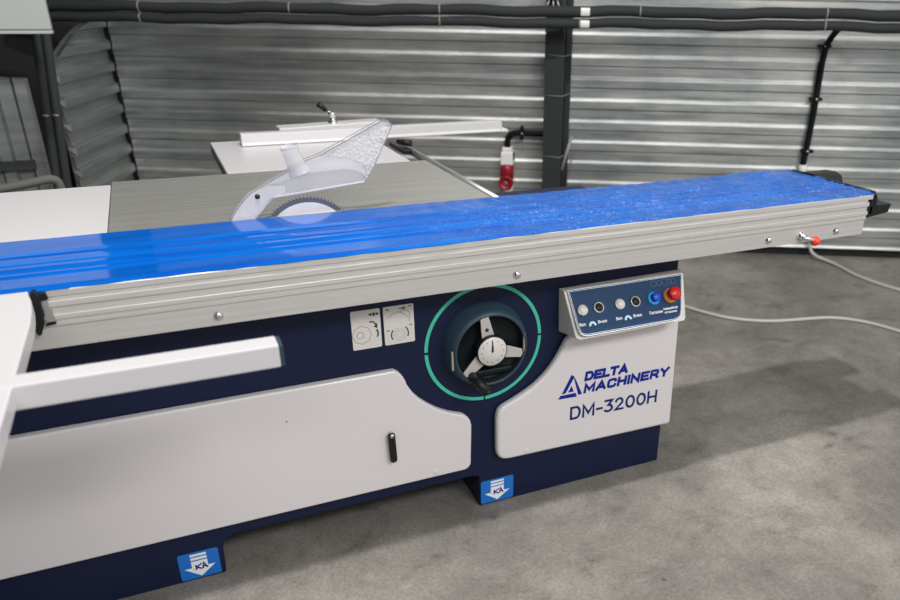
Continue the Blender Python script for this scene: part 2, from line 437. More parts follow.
patch(1.310 + .017 + .004 * math.sin(2.67 * 7), .30, .0283, up_)
patch(1.258 + .013 + .004 * math.sin(2.67 * 7), .305, .0256, lo_)

# little white junction at the post head, with wires
jb = thing('junction_box', 'small white cable junction fixed to the post above the pipes', 'junction box', (0, 0, 0))
mb = MB(); c0 = W(2.545, 0, .2)
T = Matrix.Translation(W(2.55, 1.40, .19)) @ Matrix.Rotation(TH, 4, 'Z')
mb.box(-.035, .04, -.02, .02, -.02, .05, T); mb.build('housing', 'plastic_white', jb, .003)
for k, dx in enumerate((-.02, .0, .018)):
    mb = MB(); mb.tube([T @ Vector((dx, 0, -.02)), T @ Vector((dx * 1.6, 0, -.05))], .004, 8); mb.build('cable_tail', 'plastic_white', jb)

# black conduit on the right part of the wall
cn = thing('wall_conduit', 'black corrugated conduit clipped down the wall at right', 'conduit', (0, 0, 0))
path = smooth_pts([W(4.035, 1.29, .2), W(4.03, 1.235, .06), W(4.006, 1.16, .03), W(4.008, .9, .03), W(4.004, .7, .03), W(3.997, .55, .03)], 2)
mb = MB(); mb.tube(path, .0165, 12); mb.build('hose', 'conduit', cn)
for z in (1.176, .906, .626):
    mb = MB(); mb.box(-.032, .032, -.03, .015, -.008, .008, Matrix.Translation(W(4.006, z, .02)) @ Matrix.Rotation(TH, 4, 'Z')); cl = mb.build('clip', 'conduit', cn, .003)
    mb = MB(); mb.lathe([(0, .004), (.006, .004), (.007, 0)], frame(W(4.006, z, .048), WN), 12); mb.build('screw', 'chrome', cl)
mb = MB(); mb.tube([W(3.997, .55, .03), W(3.999, .495, .03)], .022, 14); lab(mb.build('end_collar', 'plastic_white', cn), 'white end collar')

# cable leaving the conduit, down the wall and out over the floor
mb = MB(); mb.tube(smooth_pts([W(3.999, .50, .03), W(4.06, .33, .03), W(4.12, .10, .03), W(4.12, .03, .05), (3.49, 1.36, .008), (3.44, 1.18, .008), (3.44, 1.03, .008), (3.47, .86, .008), (3.60, .60, .008), (3.8, .2, .008)], 3), .0095, 12)
tag(mb.build('power_cable', 'cable'), 'pale grey cable crossing the floor at the far right, under the rail end', 'cable')
mb = MB(); mb.tube(smooth_pts([(1.62, 1.60, .008), (2.0, 1.42, .008), (2.24, 1.18, .008), (2.29, 1.04, .008), (2.37, .90, .008), (2.52, .80, .008), (2.70, .762, .008), (2.85, .725, .008), (2.955, .61, .008), (3.0, .47, .008), (3.05, .25, .008), (3.2, -.2, .008)], 3), .0085, 12)
tag(mb.build('power_cable', 'cable'), 'pale grey cable snaking over the floor behind the control end of the saw', 'cable')

# socket with conduit
sk = thing('industrial_socket', 'red and white three phase socket with plug on the ribbed wall', 'socket', (0, 0, 0))
Tk = Matrix.Translation(W(2.30, 0, .0)) @ Matrix.Rotation(TH, 4, 'Z')
mb = MB(); mb.box(-.036, .036, -.075, -.0, .505, .580, Tk); mb.box(-.028, .030, -.07, -.0, .575, .605, Tk); mb.build('housing', 'plastic_white', sk, .006)
mb = MB(); mb.lathe([(0, .0), (.036, 0), (.040, .03), (.038, .085), (0, .085)], frame(Tk @ Vector((0, -.045, .51)), (0, 0, -1)), 24); mb.build('red_sleeve', 'sock_red', sk)
mb = MB(); fr = frame(Tk @ Vector((-.003, -.05, .408)), Tk.to_3x3() @ Vector((-.05, -1, -.15)))
mb.lathe([(0, .0), (.043, 0), (.043, .03), (.036, .036), (.034, .028), (0, .028)], fr, 28); fc = mb.build('plug_ring', 'sock_red', sk)
mb = MB(); mb.lathe([(0, .029), (.011, .029), (.011, .032), (0, .032)], fr, 16); mb.build('emblem', 'ink_mauve', fc)
mb = MB(); mb.box(.012, .036, -.06, -.0, .36, .44, Tk); mb.box(-.014, .03, -.06, -.0, .348, .375, Tk); mb.build('back_shell', 'plastic_white', sk, .004)
mb = MB(); mb.tube([Tk @ Vector((.006, -.03, .355)), Tk @ Vector((.01, -.03, .2)), Tk @ Vector((.02, -.04, .0))], .009, 10); mb.build('lead', 'cable', sk)
mb = MB(); mb.box(.036, .042, -.06, -.02, .535, .575, Tk); mb.build('latch', 'black', sk, .001)
mb = MB(); mb.tube(smooth_pts([W(2.565, .684, .055), W(2.44, .685, .05), W(2.35, .69, .05), W(2.302, .665, .045), W(2.30, .60, .04)], 3), .0175, 12)
hk = tag(mb.build('socket_conduit', 'conduit'), 'short black bent conduit from the post to the red socket', 'conduit')
cp = thing('conduit_clip', 'small black clip holding the short bent conduit over the red socket', 'clip', (0, 0, 0))
Tc = Matrix.Translation(W(2.385, .687, .0)) @ Matrix.Rotation(TH, 4, 'Z')
mb = MB(); mb.box(-.008, .008, -.075, 0, -.036, .036, Tc); mb.build('bracket', 'conduit', cp, .002)
mb = MB(); mb.lathe([(0, .004), (.006, .004), (.007, 0)], frame(Tc @ Vector((0, -.075, 0)), WN), 12); mb.build('screw', 'chrome', cp)

# ================================================================== THE SAW
saw = thing('sliding_table_saw', 'large white and navy sliding table saw with blue film on its rail', 'table saw', (0, 0, 0))
H = .867
# cabinet ------------------------------------------------------------
outline = [(-1.3, .113), (-.62, .113), (-.60, .09), (-.60, 0), (-.023, 0), (-.020, .078), (-.012, .100), (.010, .113), (.675, .113), (.700, .108), (.702, 0), (1.34, 0), (1.344, .79), (-1.3, .79)]
mb = MB(); mb.prism(outline, FR, 0, .62)
cab = mb.build('cabinet', 'navy', saw, .004)

# left door panel
door = [(-1.29, .158), (.645, .158)] + arc(.645, .180, .022, -90, 0, 5)[1:] + [(.671, .301), (.667, .318), (.660, .329), (.648, .339), (.623, .349), (.603, .357), (.585, .367), (.568, .378), (.553, .390), (.540, .401), (.528, .412), (.516, .425), (.507, .437), (.499, .450), (.492, .464), (.487, .480), (.480, .494), (.471, .505), (.460, .512), (-1.29, .512)]
mb = MB(); mb.prism(door, FR, -.0245, 0)
dp = mb.build('door_panel', 'white', saw, .006, 4)
# right front panel
fp = [(.790, .160), (1.358, .150), (1.350, .528), (.985, .528), (.973, .521), (.962, .508), (.950, .487), (.938, .466), (.925, .446), (.910, .427), (.893, .410), (.874, .394), (.853, .380), (.830, .368), (.805, .356), (.780, .346), (.764, .339), (.754, .330), (.749, .318), (.747, .300), (.747, .200), (.750, .183), (.757, .171), (.770, .163)]
mb = MB(); mb.prism(fp, FR, -.026, 0)
rp = mb.build('front_panel', 'white', saw, .010, 4)
# small dents / vents on panels : two faint closing bumps
for nm, x_, z_, par in (('rivet', .560, .176, dp), ('rivet', .84, .176, rp)):
    yy = -.0245 if par is dp else -.026
    mb = MB(); mb.lathe([(0, .0012), (.008, .0008), (.010, 0)], frame((x_, yy, z_), (0, -1, 0)), 16); mb.build(nm, 'white', par)
mb = MB(); mb.box(.1755, .1795, -.0248, -.0244, .424, .4275); mb.build('paint_chip', 'ink', dp)
# latch
mb = MB()
mb.prism(rrect(-.0115, -.088, .0115, .004, .009), lambda u, v, d: (.4375 + u * .85 + .0015 * math.sin(v * 60), d, .334 + v), -.040, -.032)
lt = mb.build('door_latch', 'black', saw, .003)
mb = MB(); mb.lathe([(0, .002), (.006, .002), (.0072, -.012)], frame((.4375, -.040, .330), (0, -1, 0)), 16); mb.build('latch_pin', 'chrome', lt)
mb = MB(); mb.lathe([(0, .008), (.007, .008), (.007, 0)], frame((.4375, -.0245, .329), (0, -1, 0)), 16); mb.build('latch_boss', 'black', dp)

# lettering ---------------------------------------------------------------
# strokes per glyph in a unit cell; w = advance
def a_(cx, cy, rx, ry, a0, a1, n=10): return [(cx + rx * math.cos(math.radians(a0 + (a1 - a0) * i / n)), cy + ry * math.sin(math.radians(a0 + (a1 - a0) * i / n))) for i in range(n + 1)]
G = {
 'D': [[(0, 0), (0, 1), (.45, 1)] + a_(.45, .5, .32, .5, 90, -90, 8)[1:] + [(0, 0)]],
 'E': [[(.72, 0), (0, 0), (0, 1), (.72, 1)], [(0, .5), (.62, .5)]],
 'L': [[(0, 1), (0, 0), (.62, 0)]],
 'T': [[(0, 1), (.78, 1)], [(.39, 1), (.39, 0)]],
 'A': [[(0, 0), (.43, 1), (.86, 0)], [(.17, .26), (.69, .26)]],
 'M': [[(0, 0), (0, 1), (.46, .25), (.92, 1), (.92, 0)]],
 'C': [[(.76, .80)] + [(.70, .95), (.55, 1), (.22, 1), (.06, .93), (0, .75), (0, .25), (.06, .07), (.22, 0), (.55, 0), (.70, .05), (.76, .20)]],
 'H': [[(0, 0), (0, 1)], [(.76, 0), (.76, 1)], [(0, .5), (.76, .5)]],
 'I': [[(0, 0), (0, 1)]],
 'N': [[(0, 0), (0, 1), (.76, 0), (.76, 1)]],
 'R': [[(0, 0), (0, 1), (.52, 1), (.70, .92), (.74, .75), (.70, .52), (.52, .42), (0, .42)], [(.42, .42), (.76, 0)]],
 'Y': [[(0, 1), (.40, .45), (.80, 1)], [(.40, .45), (.40, 0)]],
 '-': [[(0, .42), (.42, .42)]],
 '3': [[(0, 1), (.62, 1), (.28, .60)] + a_(.28, .30, .36, .30, 85, -140, 10)],
 '2': [a_(.32, .70, .31, .30, 165, -25, 8) + [(.0, 0), (.68, 0)]],
 '0': [a_(.36, .5, .36, .5, 90, 450, 20)],
 'V': [[(0, 1), (.38, 0), (.76, 1)]],
}
ADV = {'D': .77, 'E': .72, 'L': .56, 'T': .78, 'A': .86, 'M': .92, 'C': .76, 'H': .76, 'I': 0, 'N': .76, 'R': .76, 'Y': .80, '-': .42, '3': .64, '2': .68, '0': .72, ' ': .4}
def text_mesh(mb, s, x0, x1, z0, z1, w, fn, d0, d1, shear=0., gap=.36, slope=0.):
    tot = sum(ADV[c] for c in s) + gap * (len(s) - 1); k = (x1 - x0 - w) / tot; hh = z1 - z0 - w; u = 0
    for i, c in enumerate(s):
        for st_ in G[c]:
            pts = []
            for (px, pz) in st_:
                xx = x0 + w / 2 + (u + px) * k + shear * pz * hh; zz = z0 + w / 2 + pz * hh + slope * (xx - x0)
                pts.append((xx, zz))
            closed = c == '0'
            mb.stroke(pts[:-1] if closed else pts, w, fn, d0 - .00003 * (i % 3), d1, closed, True)
        u += ADV[c] + gap
YF = -.0262
mb = MB(); text_mesh(mb, 'DELTA', 1.027, 1.176, .3700, .4010, .0087, FR, YF - .0006, YF + .0004, .14, .34)
mb.build('brand_lettering', 'blue_ink', rp)
mb = MB(); text_mesh(mb, 'MACHINERY', 1.026, 1.328, .3300, .3615, .0086, FR, YF - .0006, YF + .0004, .14, .38, .001)
mb.build('brand_lettering', 'blue_ink', rp)
mb = MB(); text_mesh(mb, 'DM-3200H', .984, 1.293, .2480, .2925, .0072, FR, YF - .0006, YF + .0004, .0, .34, -.012)
mb.build('model_lettering', 'blue_ink2', rp)
mb = MB()
# emblem: triangle of three bars with small triangle inside
mb.prism([(.9535, .3425), (.9655, .3425), (.9935, .392), (.9835, .400)], FR, YF - .0006, YF)
mb.prism([(.9895, .396), (.9975, .383), (1.0215, .330), (1.0090, .3285)][::1], FR, YF - .0006, YF)
mb.prism([(.9420, .3270), (1.0040, .3245), (1.0000, .3375), (.9490, .3375)], FR, YF - .0006, YF)
mb.prism([(.9745, .3440), (.9925, .3435), (.9850, .3640)], FR, YF - .0006, YF)
mb.build('brand_emblem', 'blue_ink', rp)

# stickers with arrows on the feet
def arrow_sticker(x0, x1, z0, z1):
    w = x1 - x0; h = z1 - z0; P = lambda u, v: (x0 + u * w, z0 + v * h)
    mb = MB(); mb.prism(rrect(x0, z0, x1, z1, .006), FR, -.0012, .0002); s_ = mb.build('arrow_sticker', 'sticker', saw)
    mb = MB()
    mb.prism([P(*p) for p in ((.50, .06), (.88, .42), (.70, .42), (.70, .66), (.30, .66), (.30, .42), (.12, .42))], FR, -.0018, -.0011)
    mb.prism([P(*p) for p in ((.30, .71), (.70, .71), (.70, .80), (.30, .80))], FR, -.0018, -.0011)
    mb.prism([P(*p) for p in ((.30, .85), (.70, .85), (.70, .93), (.30, .93))], FR, -.0018, -.0011)
    mb.build('arrow', 'white_ink', s_)
    mb = MB()
    for pts in ([(.40, .52), (.41, .34)], [(.55, .54), (.42, .43), (.54, .33)], [(.56, .33), (.60, .55), (.68, .33)], [(.57, .42), (.66, .40)]):
        mb.stroke([P(*p) for p in pts], .0042, FR, -.0022, -.0017)
    mb.build('mark', 'blue_ink', s_)
    mb = MB(); mb.stroke([P(*p) for p in ((.32, .38), (.40, .33), (.44, .36))], .002, FR, -.0022, -.0017); mb.build('swash', 'orange_ink', s_)
arrow_sticker(.705, .811, .006, .086)
arrow_sticker(-.132, -.034, .006, .088)

# instruction labels
def wheel_label(x0, x1, z0, z1):
    mb = MB(); mb.prism(rrect(x0, z0, x1, z1, .004), FR, -.0012, .0002); s_ = lab(mb.build('instruction_label', 'dialwhite', saw), 'pale label with one handwheel drawing and small arrows')
    w = x1 - x0; h = z1 - z0; P = lambda u, v: (x0 + u * w, z0 + v * h)
    mb = MB(); c = P(.33, .37); rr = .31 * w
    pts = []
    for i in range(42):
        a = 2 * PI * i / 42; q = rr * (1 + .06 * math.cos(8 * a)); pts.append((c[0] + q * math.cos(a), c[1] + q * math.sin(a)))
    mb.stroke(pts, .0011, FR, -.0016, -.0011, True)
    mb.stroke([(c[0] - .004 + .009 * math.cos(t), c[1] + .009 * math.sin(t)) for t in [2 * PI * i / 16 for i in range(16)]], .0013, FR, -.0016, -.0011, True)
    mb.build('drawing', 'ink_mauve', s_)
    mb = MB()
    mb.prism([P(*p) for p in ((.58, .87), (.70, .91), (.70, .88), (.74, .88), (.78, .93), (.82, .88), (.86, .88), (.86, .91), (.97, .87), (.86, .83), (.86, .86), (.82, .86), (.78, .80), (.74, .86), (.70, .86), (.70, .83))], FR, -.0016, -.0011)
    mb.prism([P(*p) for p in ((.62, .66), (.74, .66), (.82, .58), (.74, .55), (.88, .50), (.88, .64), (.85, .61), (.76, .69), (.62, .70))], FR, -.0016, -.0011)
    mb.prism([P(*p) for p in ((.80, .46), (.88, .47), (.92, .38), (.90, .29), (.82, .26), (.86, .34), (.86, .41))], FR, -.0016, -.0011)
    mb.build('arrow_print', 'ink', s_)
def tilt_label(x0, x1, z0, z1):
    mb = MB(); mb.prism(rrect(x0, z0, x1, z1, .004), FR, -.0012, .0002); s_ = lab(mb.build('instruction_label', 'dialwhite', saw), 'pale label with a tilt scale drawing and arcs')
    w = x1 - x0; h = z1 - z0; P = lambda u, v: (x0 + u * w, z0 + v * h)
    mb = MB()
    mb.stroke([P(.12 + .72 * t, .66 + .17 * math.sin(PI * t * .8 + .25) - .20 * max(0, t - .55)) for t in [i / 14 for i in range(15)]], .0011, FR, -.0016, -.0011)
    mb.stroke([P(*p) for p in ((.52, .80), (.60, .86), (.72, .87), (.84, .80), (.88, .68), (.84, .55))], .0011, FR, -.0016, -.0011)
    mb.build('drawing', 'ink_mauve', s_)
    mb = MB(); c = P(.50, .24)
    for q in (.008, .0125, .017): mb.stroke([(c[0] + q * math.cos(t), c[1] + q * math.sin(t)) for t in [2 * PI * i / 24 for i in range(24)]], .0008, FR, -.0016, -.0011, True)
    mb.build('disc_drawing', 'ink_grey', s_)
    mb = MB()
    mb.stroke([(c[0] + .022 * math.cos(math.radians(t)), c[1] + .022 * math.sin(math.radians(t))) for t in range(140, 216, 12)], .0030, FR, -.0016, -.0011); mb.build('arc_print', 'ink', s_); mb = MB()
    mb.stroke([(c[0] + .023 * math.cos(math.radians(t)), c[1] + .002 + .023 * math.sin(math.radians(t))) for t in range(-25, 50, 12)], .0030, FR, -.0016, -.0011); mb.build('arc_print', 'ink', s_); mb = MB()
    mb.prism([P(*p) for p in ((.52, .925), (.64, .925), (.64, .95), (.76, .915), (.64, .88), (.64, .905), (.52, .905))], FR, -.0016, -.0011); mb.build('arrow_print', 'ink', s_); mb = MB()
    for (u, v) in ((.10, .90), (.84, .93), (.08, .36), (.84, .44)):
        mb = MB()
        for k in range(2): mb.box(*[P(u + .05 * k, v)[0], P(u + .05 * k + .03, v)[0]], -.0016, -.0011, *[P(u, v)[1], P(u, v + .035)[1]])
        mb.build('scale_figure', 'ink', s_)
wheel_label(.364, .4385, .577, .682)
tilt_label(.4465, .526, .577, .682)

# green scale ring, in arcs
RC = (.721, .535)
for a0, a1 in ((1, 90), (91.5, 178.6), (181, 263.5), (266, 359)):
    mb = MB(); prof = [(.1620, 0), (.1620, .0016), (.1715, .0016), (.1715, 0)]
    mb.lathe(prof + [prof[0]], frame((RC[0], 0, RC[1]), (0, -1, 0), (1, 0, 0)), 40, False, math.radians(-a1), math.radians(-a0))
    mb.build('scale_arc', 'green', saw)
# handwheel: raised bezel, dark dish, three spokes, dial, grip
hw = MB()
FRM = frame((RC[0], 0, RC[1]), (0, -1, 0), (1, 0, 0))
hw.lathe([(.122, 0), (.121, .004), (.1115, .038), (.106, .047), (.101, .049)], FRM, 72)
hb = hw.build('wheel_bezel', 'slate', saw)
hwheel = MB(); hwheel.lathe([(.101, .049), (.098, .048), (.095, .030), (.085, .022), (.050, .020), (.030, .026), (0, .026)], FRM, 72)
wh = hwheel.build('handwheel', 'dish', saw)
mb = MB(); mb.lathe([(.1035, .0495), (.1005, .052), (.0975, .0495)], FRM, 72); mb.build('wheel_rim', 'slate', wh)
CX, CZ = RC[0] - .002, RC[1] + .002
for a in (100, -16, 222):
    mb = MB(); ca, sa = math.cos(math.radians(a)), math.sin(math.radians(a))
    P = lambda u, v, d: (CX + u * ca - v * sa, d, CZ + u * sa + v * ca)
    mb.prism([(.030, -.019), (.096, -.0115), (.099, 0), (.093, .0125), (.030, .019)], P, -.050, -.044); mb.build('spoke', 'spoke', wh, .0015)
    if a == 100:
        mb = MB(); mb.lathe([(0, .0015), (.005, .001), (.0055, 0)], frame(P(.060, 0, -.050), (0, -1, 0)), 14); mb.build('screw', 'ink', wh)
mb = MB(); mb.lathe([(0, .012), (.0430, .012), (.0440, .010), (.0440, -.01)], frame((CX, -.050, CZ), (0, -1, 0)), 40); dl = mb.build('dial_case', 'black', wh)
mb = MB(); mb.lathe([(0, .0133), (.0400, .0133), (.0412, .0115)], frame((CX, -.050, CZ), (0, -1, 0)), 40); df = mb.build('dial_face', 'dialwhite', wh)
mb = MB()
for k in range(12):
    a = math.radians(k * 30); mb.stroke([(CX + .029 * math.cos(a), CZ + .029 * math.sin(a)), (CX + .033 * math.cos(a), CZ + .033 * math.sin(a))], .0022, FR, -.0638, -.0630)
mb.build('dial_marks', 'ink_mauve', wh)
mb = MB(); mb.prism([(CX - .0032, CZ + .001), (CX - .0008, CZ + .033), (CX + .0008, CZ + .033), (CX + .0032, CZ + .001), (CX, CZ - .003)], FR, -.0648, -.0640); mb.build('dial_needle', 'ink', wh)
mb = MB(); mb.tube([(.665, -.045, .470), (.672, -.075, .458), (.690, -.098, .438)], [.0125, .0140, .0135], 18)
mb.tube([(.690, -.098, .438), (.6925, -.101, .4355)], [.0135, .008], 18); mb.build('crank_grip', 'black', wh)
mb = MB(); mb.box(.68, .79, -.040, -.028, .455, .475, Matrix.Translation((0, 0, 0))); mb.build('lower_bridge', 'dish', wh, .006)
for x_, z_, k in ((.611, .522, 1), (.8185, .541, -1)):
    mb = MB(); mb.prism([(x_ - .003, z_ - .026), (x_ + .003, z_ - .028), (x_ + .002, z_ + .026), (x_ - .003, z_ + .028)], FR, -.0505, -.043)
    mb.build('edge_clip', 'brass', wh, .001)

# control box -----------------------------------------------------------
# slanted face: u = x, v = fraction from bottom (0) to top (1)
def face(u, v, d):      # d: outward offset along face normal
    y = -.103 + .074 * v; z = .556 + .105 * v
    n_ = Vector((0, -.105, .074)).normalized()
    return (u, y + n_.y * d, z + n_.z * d)
cb = MB()
vs = [(.944, 0, .664), (1.350, 0, .669), (1.325, 0, .535), (.948, 0, .535),                                # back
      (.946, -.0285, .6635), (1.343, -.0275, .6655), (1.304, -.106, .549), (.962, -.106, .546), (.951, -.098, .551), (1.315, -.098, .553)]
cb.add(vs, [(0, 1, 2, 3), (4, 5, 9, 6, 7, 8), (0, 4, 5, 1), (0, 3, 8, 4), (3, 2, 6, 7), (3, 7, 8), (2, 9, 6), (1, 5, 9, 2)])
cbo = cb.build('control_box', 'warm_white', saw, .003, 3)
# the fascia, quadrilateral with rounded lower corners
fx = lambda u, v: (u - .036 * max(0, (u - 1.1) / .23) * (1 - v) , v)
def fpoly(ins):
    pts = rrect(.955 + ins, -.03 + ins * 9, 1.330 - ins, 1.02 - ins * 9, .001)
    pts = [(1.333 - ins, 1.02 - ins * 9), (.954 + ins, 1.02 - ins * 9), (.957 + ins, .20), (.961 + ins, .05 + ins * 4), (.970 + ins * .6, -.005 + ins * 8), (.982, -.03 + ins * 9),
           (1.300 - ins, -.03 + ins * 9), (1.314 - ins, -.005 + ins * 8), (1.324 - ins, .05 + ins * 4), (1.329 - ins, .20)]
    return [fx(*p) for p in pts]
mb = MB(); mb.prism(fpoly(0), face, .002, .0068); f0 = mb.build('fascia_frame', 'white_ink', cbo)
mb = MB(); mb.prism(fpoly(.0018), face, .002, .0073); mb.build('fascia_line', 'fascia', cbo)
mb = MB(); mb.prism(fpoly(.0036), face, .002, .0077); mb.build('fascia_inner_frame', 'white_ink', cbo)
mb = MB(); mb.prism(fpoly(.0048), face, .002, .0081); fa = mb.build('fascia', 'fascia', cbo)
NF = Vector((0, -.105, .074)).normalized()
def fr_at(u, v, d=.008): return frame(face(u, v, d), NF, (1, 0, 0))
for u, kind in ((.983, 'w'), (1.034, 'b'), (1.102, 'w'), (1.153, 'b')):
    mb = MB(); mb.lathe([(.0165, 0), (.0165, .004), (.0145, .006), (.0125, .006), (.0125, .002), (0, .002)], fr_at(u, .54), 28)
    o = lab(mb.build('push_button', 'steel' if kind == 'b' else 'steel', cbo), 'push button with a %s cap in a metal ring' % ('white' if kind == 'w' else 'black'))
    mb = MB(); mb.lathe([(.0132 if kind == 'w' else .0118, .001), (.0130 if kind == 'w' else .0116, .0085 if kind == 'w' else .0045), (0, .0095 if kind == 'w' else .0045)], fr_at(u, .54), 28)
    # cap and ring share the button's place; the cap is the button's own face
    o2 = mb.build('button_cap', 'button_white' if kind == 'w' else 'black', cbo)
mb = MB(); mb.lathe([(.0195, 0), (.0195, .005), (.016, .008), (.0, .008)], fr_at(1.214, .545), 28); lab(mb.build('button_ring', 'button_cyan', cbo), 'cyan ring')
mb = MB(); mb.lathe([(.0125, .006), (.0135, .020), (.012, .024), (0, .024)], fr_at(1.214, .545), 28); lab(mb.build('button_cap', 'button_blue', cbo), 'dark blue cap')
mb = MB(); mb.lathe([(.0210, 0), (.0210, .006), (.018, .009), (.0, .009)], fr_at(1.271, .545), 28); lab(mb.build('button_ring', 'orange', cbo), 'orange ring')
mb = MB(); mb.lathe([(.0110, .006), (.0110, .018), (.0190, .020), (.0195, .032), (.0175, .036), (0, .037)], fr_at(1.271, .545), 32); lab(mb.build('stop_button', 'red', cbo), 'red mushroom button')
# captions and small arches
def caption(txt, u, v, size, mat='white_ink', name='caption'):
    cu = bpy.data.curves.new(name, 'FONT'); cu.body = txt; cu.size = size; cu.align_x = 'CENTER'; cu.offset = size * .03; cu.resolution_u = 2
    tmp = bpy.data.objects.new('tmp', cu); COL.objects.link(tmp)
    bpy.context.view_layer.update()
    me = bpy.data.meshes.new_from_object(tmp.evaluated_get(bpy.context.evaluated_depsgraph_get()))
    bpy.data.objects.remove(tmp); me.name = name; me.materials.clear(); me.materials.append(M[mat])
    me.transform(fr_at(u, v, .0086)); o = bpy.data.objects.new(name, me); COL.objects.link(o); o.parent = cbo; return o
caption('Вкл', .973, .20, .0115); caption('Выкл', 1.036, .20, .0115)
caption('Вкл', 1.090, .20, .0115); caption('Выкл', 1.150, .20, .0115)
caption('Питание', 1.212, .20, .0110); caption('Аварийная', 1.263, .245, .0095); caption('остановка', 1.261, .165, .0085)
for u in (1.004, 1.118):
    mb = MB(); ff = lambda a, b, d, u=u: tuple(fr_at(u, .17, 0) @ Vector((a, b, d)))
    mb.stroke([(.0085 * math.cos(math.radians(t)), .0095 * math.sin(math.radians(t))) for t in range(0, 181, 15)], .0065, ff, .0082, .0088); mb.build('arch_symbol', 'cyan_ink', cbo)
mb = MB(); ff = lambda a, b, d: tuple(fr_at(1.262, .875, 0) @ Vector((a, b, d)))
for cx_, r_ in ((-.034, .009), (-.015, .008), (.004, .009), (.020, .007), (.033, .008)):
    mb.stroke([(cx_ + r_ * math.cos(2 * PI * i / 16), r_ * math.sin(2 * PI * i / 16)) for i in range(16)], .0012, ff, .0082, .0086, True)
mb.build('ghost_print', 'fascia_grey', cbo)

# tables ---------------------------------------------------------------
mb = MB(); mb.box(-.138, .852, .2615, .860, .80, H); mb.build('cast_iron_table', 'cast', saw, .0012)
mb = MB(); mb.box(-1.3, -.141, .2635, .818, .835, H); lab(mb.build('extension_table', 'white_soft', saw, .002), 'white extension table left of the cast iron')
mb = MB(); mb.box(.193, .800, .865, 1.49, .825, H - .001); et = lab(mb.build('extension_table', 'white_soft', saw, .002), 'white extension table behind the cast iron')
mb = MB(); mb.box(.1915, .1935, .867, 1.488, .826, .862); lab(mb.build('side_edging', 'edge', et), 'grey edging')
mb = MB()
mb.tube([(.26, 1.40, .83), (.26, 1.40, 0)], .022, 14); mb.build('support_leg', 'post', saw)
mb = MB(); mb.tube([(.72, 1.40, .83), (.72, 1.40, 0)], .022, 14); mb.build('support_leg', 'post', saw)
# round rail at right edge of the tables
mb = MB(); mb.tube([(.889, .275, .846), (.889, 1.30, .846)], .0135, 18); fr_rail = mb.build('fence_guide_rail', 'steel', saw)
for y_ in (.40, .80):
    mb = MB(); mb.box(.852, .880, y_, y_ + .03, .83, .85); mb.build('rail_bracket', 'black', saw)
mb = MB(); mb.box(.845, .880, 1.10, 1.30, .845, .862); mb.build('fence_carriage', 'black', saw, .003)
mb = MB(); mb.tube([(.850, 1.20, .878), (.893, 1.16, .874)], [.008, .013], 14); mb.build('carriage_knob', 'black', saw)
# rip fence
rf = MB()
rf.prism([(1.345, H), (1.425, H), (1.425, .884), (1.392, .884), (1.392, .912), (1.345, .912)], lambda u, v, d: (d, u, v), .294, 1.355)
rfo = rf.build('rip_fence', 'white_soft', saw, .002)
mb = MB(); mb.box(.295, 1.35, 1.342, 1.3452, .8690, .8785); lab(mb.build('fence_lip', 'plastic_white', rfo, .001), 'narrow lip')
mb = MB(); mb.box(1.355, 1.385, 1.35, 1.42, H, .876); mb.build('fence_end', 'plastic_white', rfo)
mb = MB(); mb.prism([(.445, .880), (.880, .880), (.880, .908), (.850, .926), (.80, .925), (.445, .916)], FR, 1.41, 1.50); cbk = mb.build('fence_casting', 'white_soft', saw, .003)
for x_ in (.535, .605, .725, .792):
    mb = MB(); mb.lathe([(0, .002), (.0055, .002), (.0055, 0)], frame((x_, 1.41, .900), (0, -1, 0)), 14); mb.build('screw', 'ink', cbk)
mb = MB(); mb.lathe([(.0, .044), (.015, .044), (.016, .038), (.012, .026), (.012, .014), (.019, .008), (.019, 0)], frame((.663, 1.46, .918), (0, 0, 1)), 24); lk = mb.build('fence_lock', 'chrome', saw)
mb = MB(); mb.tube([(.663, 1.46, .955), (.640, 1.475, .972)], .004, 10); mb.build('lever_arm', 'chrome', lk)
mb = MB(); mb.tube([(.643, 1.474, .968), (.613, 1.48, .994)], [.008, .0115], 14); mb.build('lever_grip', 'black', lk)

# saw blade -------------------------------------------------------------
BX, BY, BZ, BR = .330, .270, .785, .132
mb = MB(); n = 84; poly = []
for k in range(n):
    a = 2 * PI * k / n; da = 2 * PI / n
    for f_, rr in ((0, BR - .007), (.25, BR - .006), (.55, BR - .001), (.64, BR - .008)):
        t = a + f_ * da; poly.append((BX + (rr - .001) * math.cos(t), BZ + (rr - .001) * math.sin(t)))
mb.prism(poly, FR, BY - .001, BY + .001)
bl = mb.build('saw_blade', 'tooth', saw)
mb = MB(); mb.lathe([(0, .0016), (BR - .020, .0016), (BR - .020, -.0016), (0, -.0016)], frame((BX, BY, BZ), (0, -1, 0)), 64, False); mb.build('blade_body', 'blade', bl)

# blade guard -----------------------------------------------------------
gd = MB()
shell = [(.215, .933), (.235, .955), (.284, .977), (.340, 1.005), (.392, 1.012), (.443, 1.006), (.476, .993), (.494, .974), (.493, .953), (.487, .938), (.243, .917)]
gd.prism(shell, FR, .2585, .2605); gd.prism(shell, FR, .280, .282)
go = lab(gd.build('blade_guard', 'clear_thin', saw), 'clear plastic blade guard')
arm = [(.140, .869), (.151, .888), (.168, .908), (.182, .922), (.196, .934), (.237, .950), (.282, .945), (.280, .929), (.246, .914), (.224, .893), (.199, .869)]
mb = MB(); mb.prism(arm, FR, .2565, .2580); mb.prism(arm, FR, .2825, .284); mb.build('guard_nose', 'clear', go)
upper = [(.284, .977), (.340, 1.005), (.392, 1.012), (.443, 1.006), (.476, .993), (.494, .974), (.493, .953), (.485, .962), (.468, .972), (.440, .977), (.330, .973), (.270, .955), (.235, .952)]
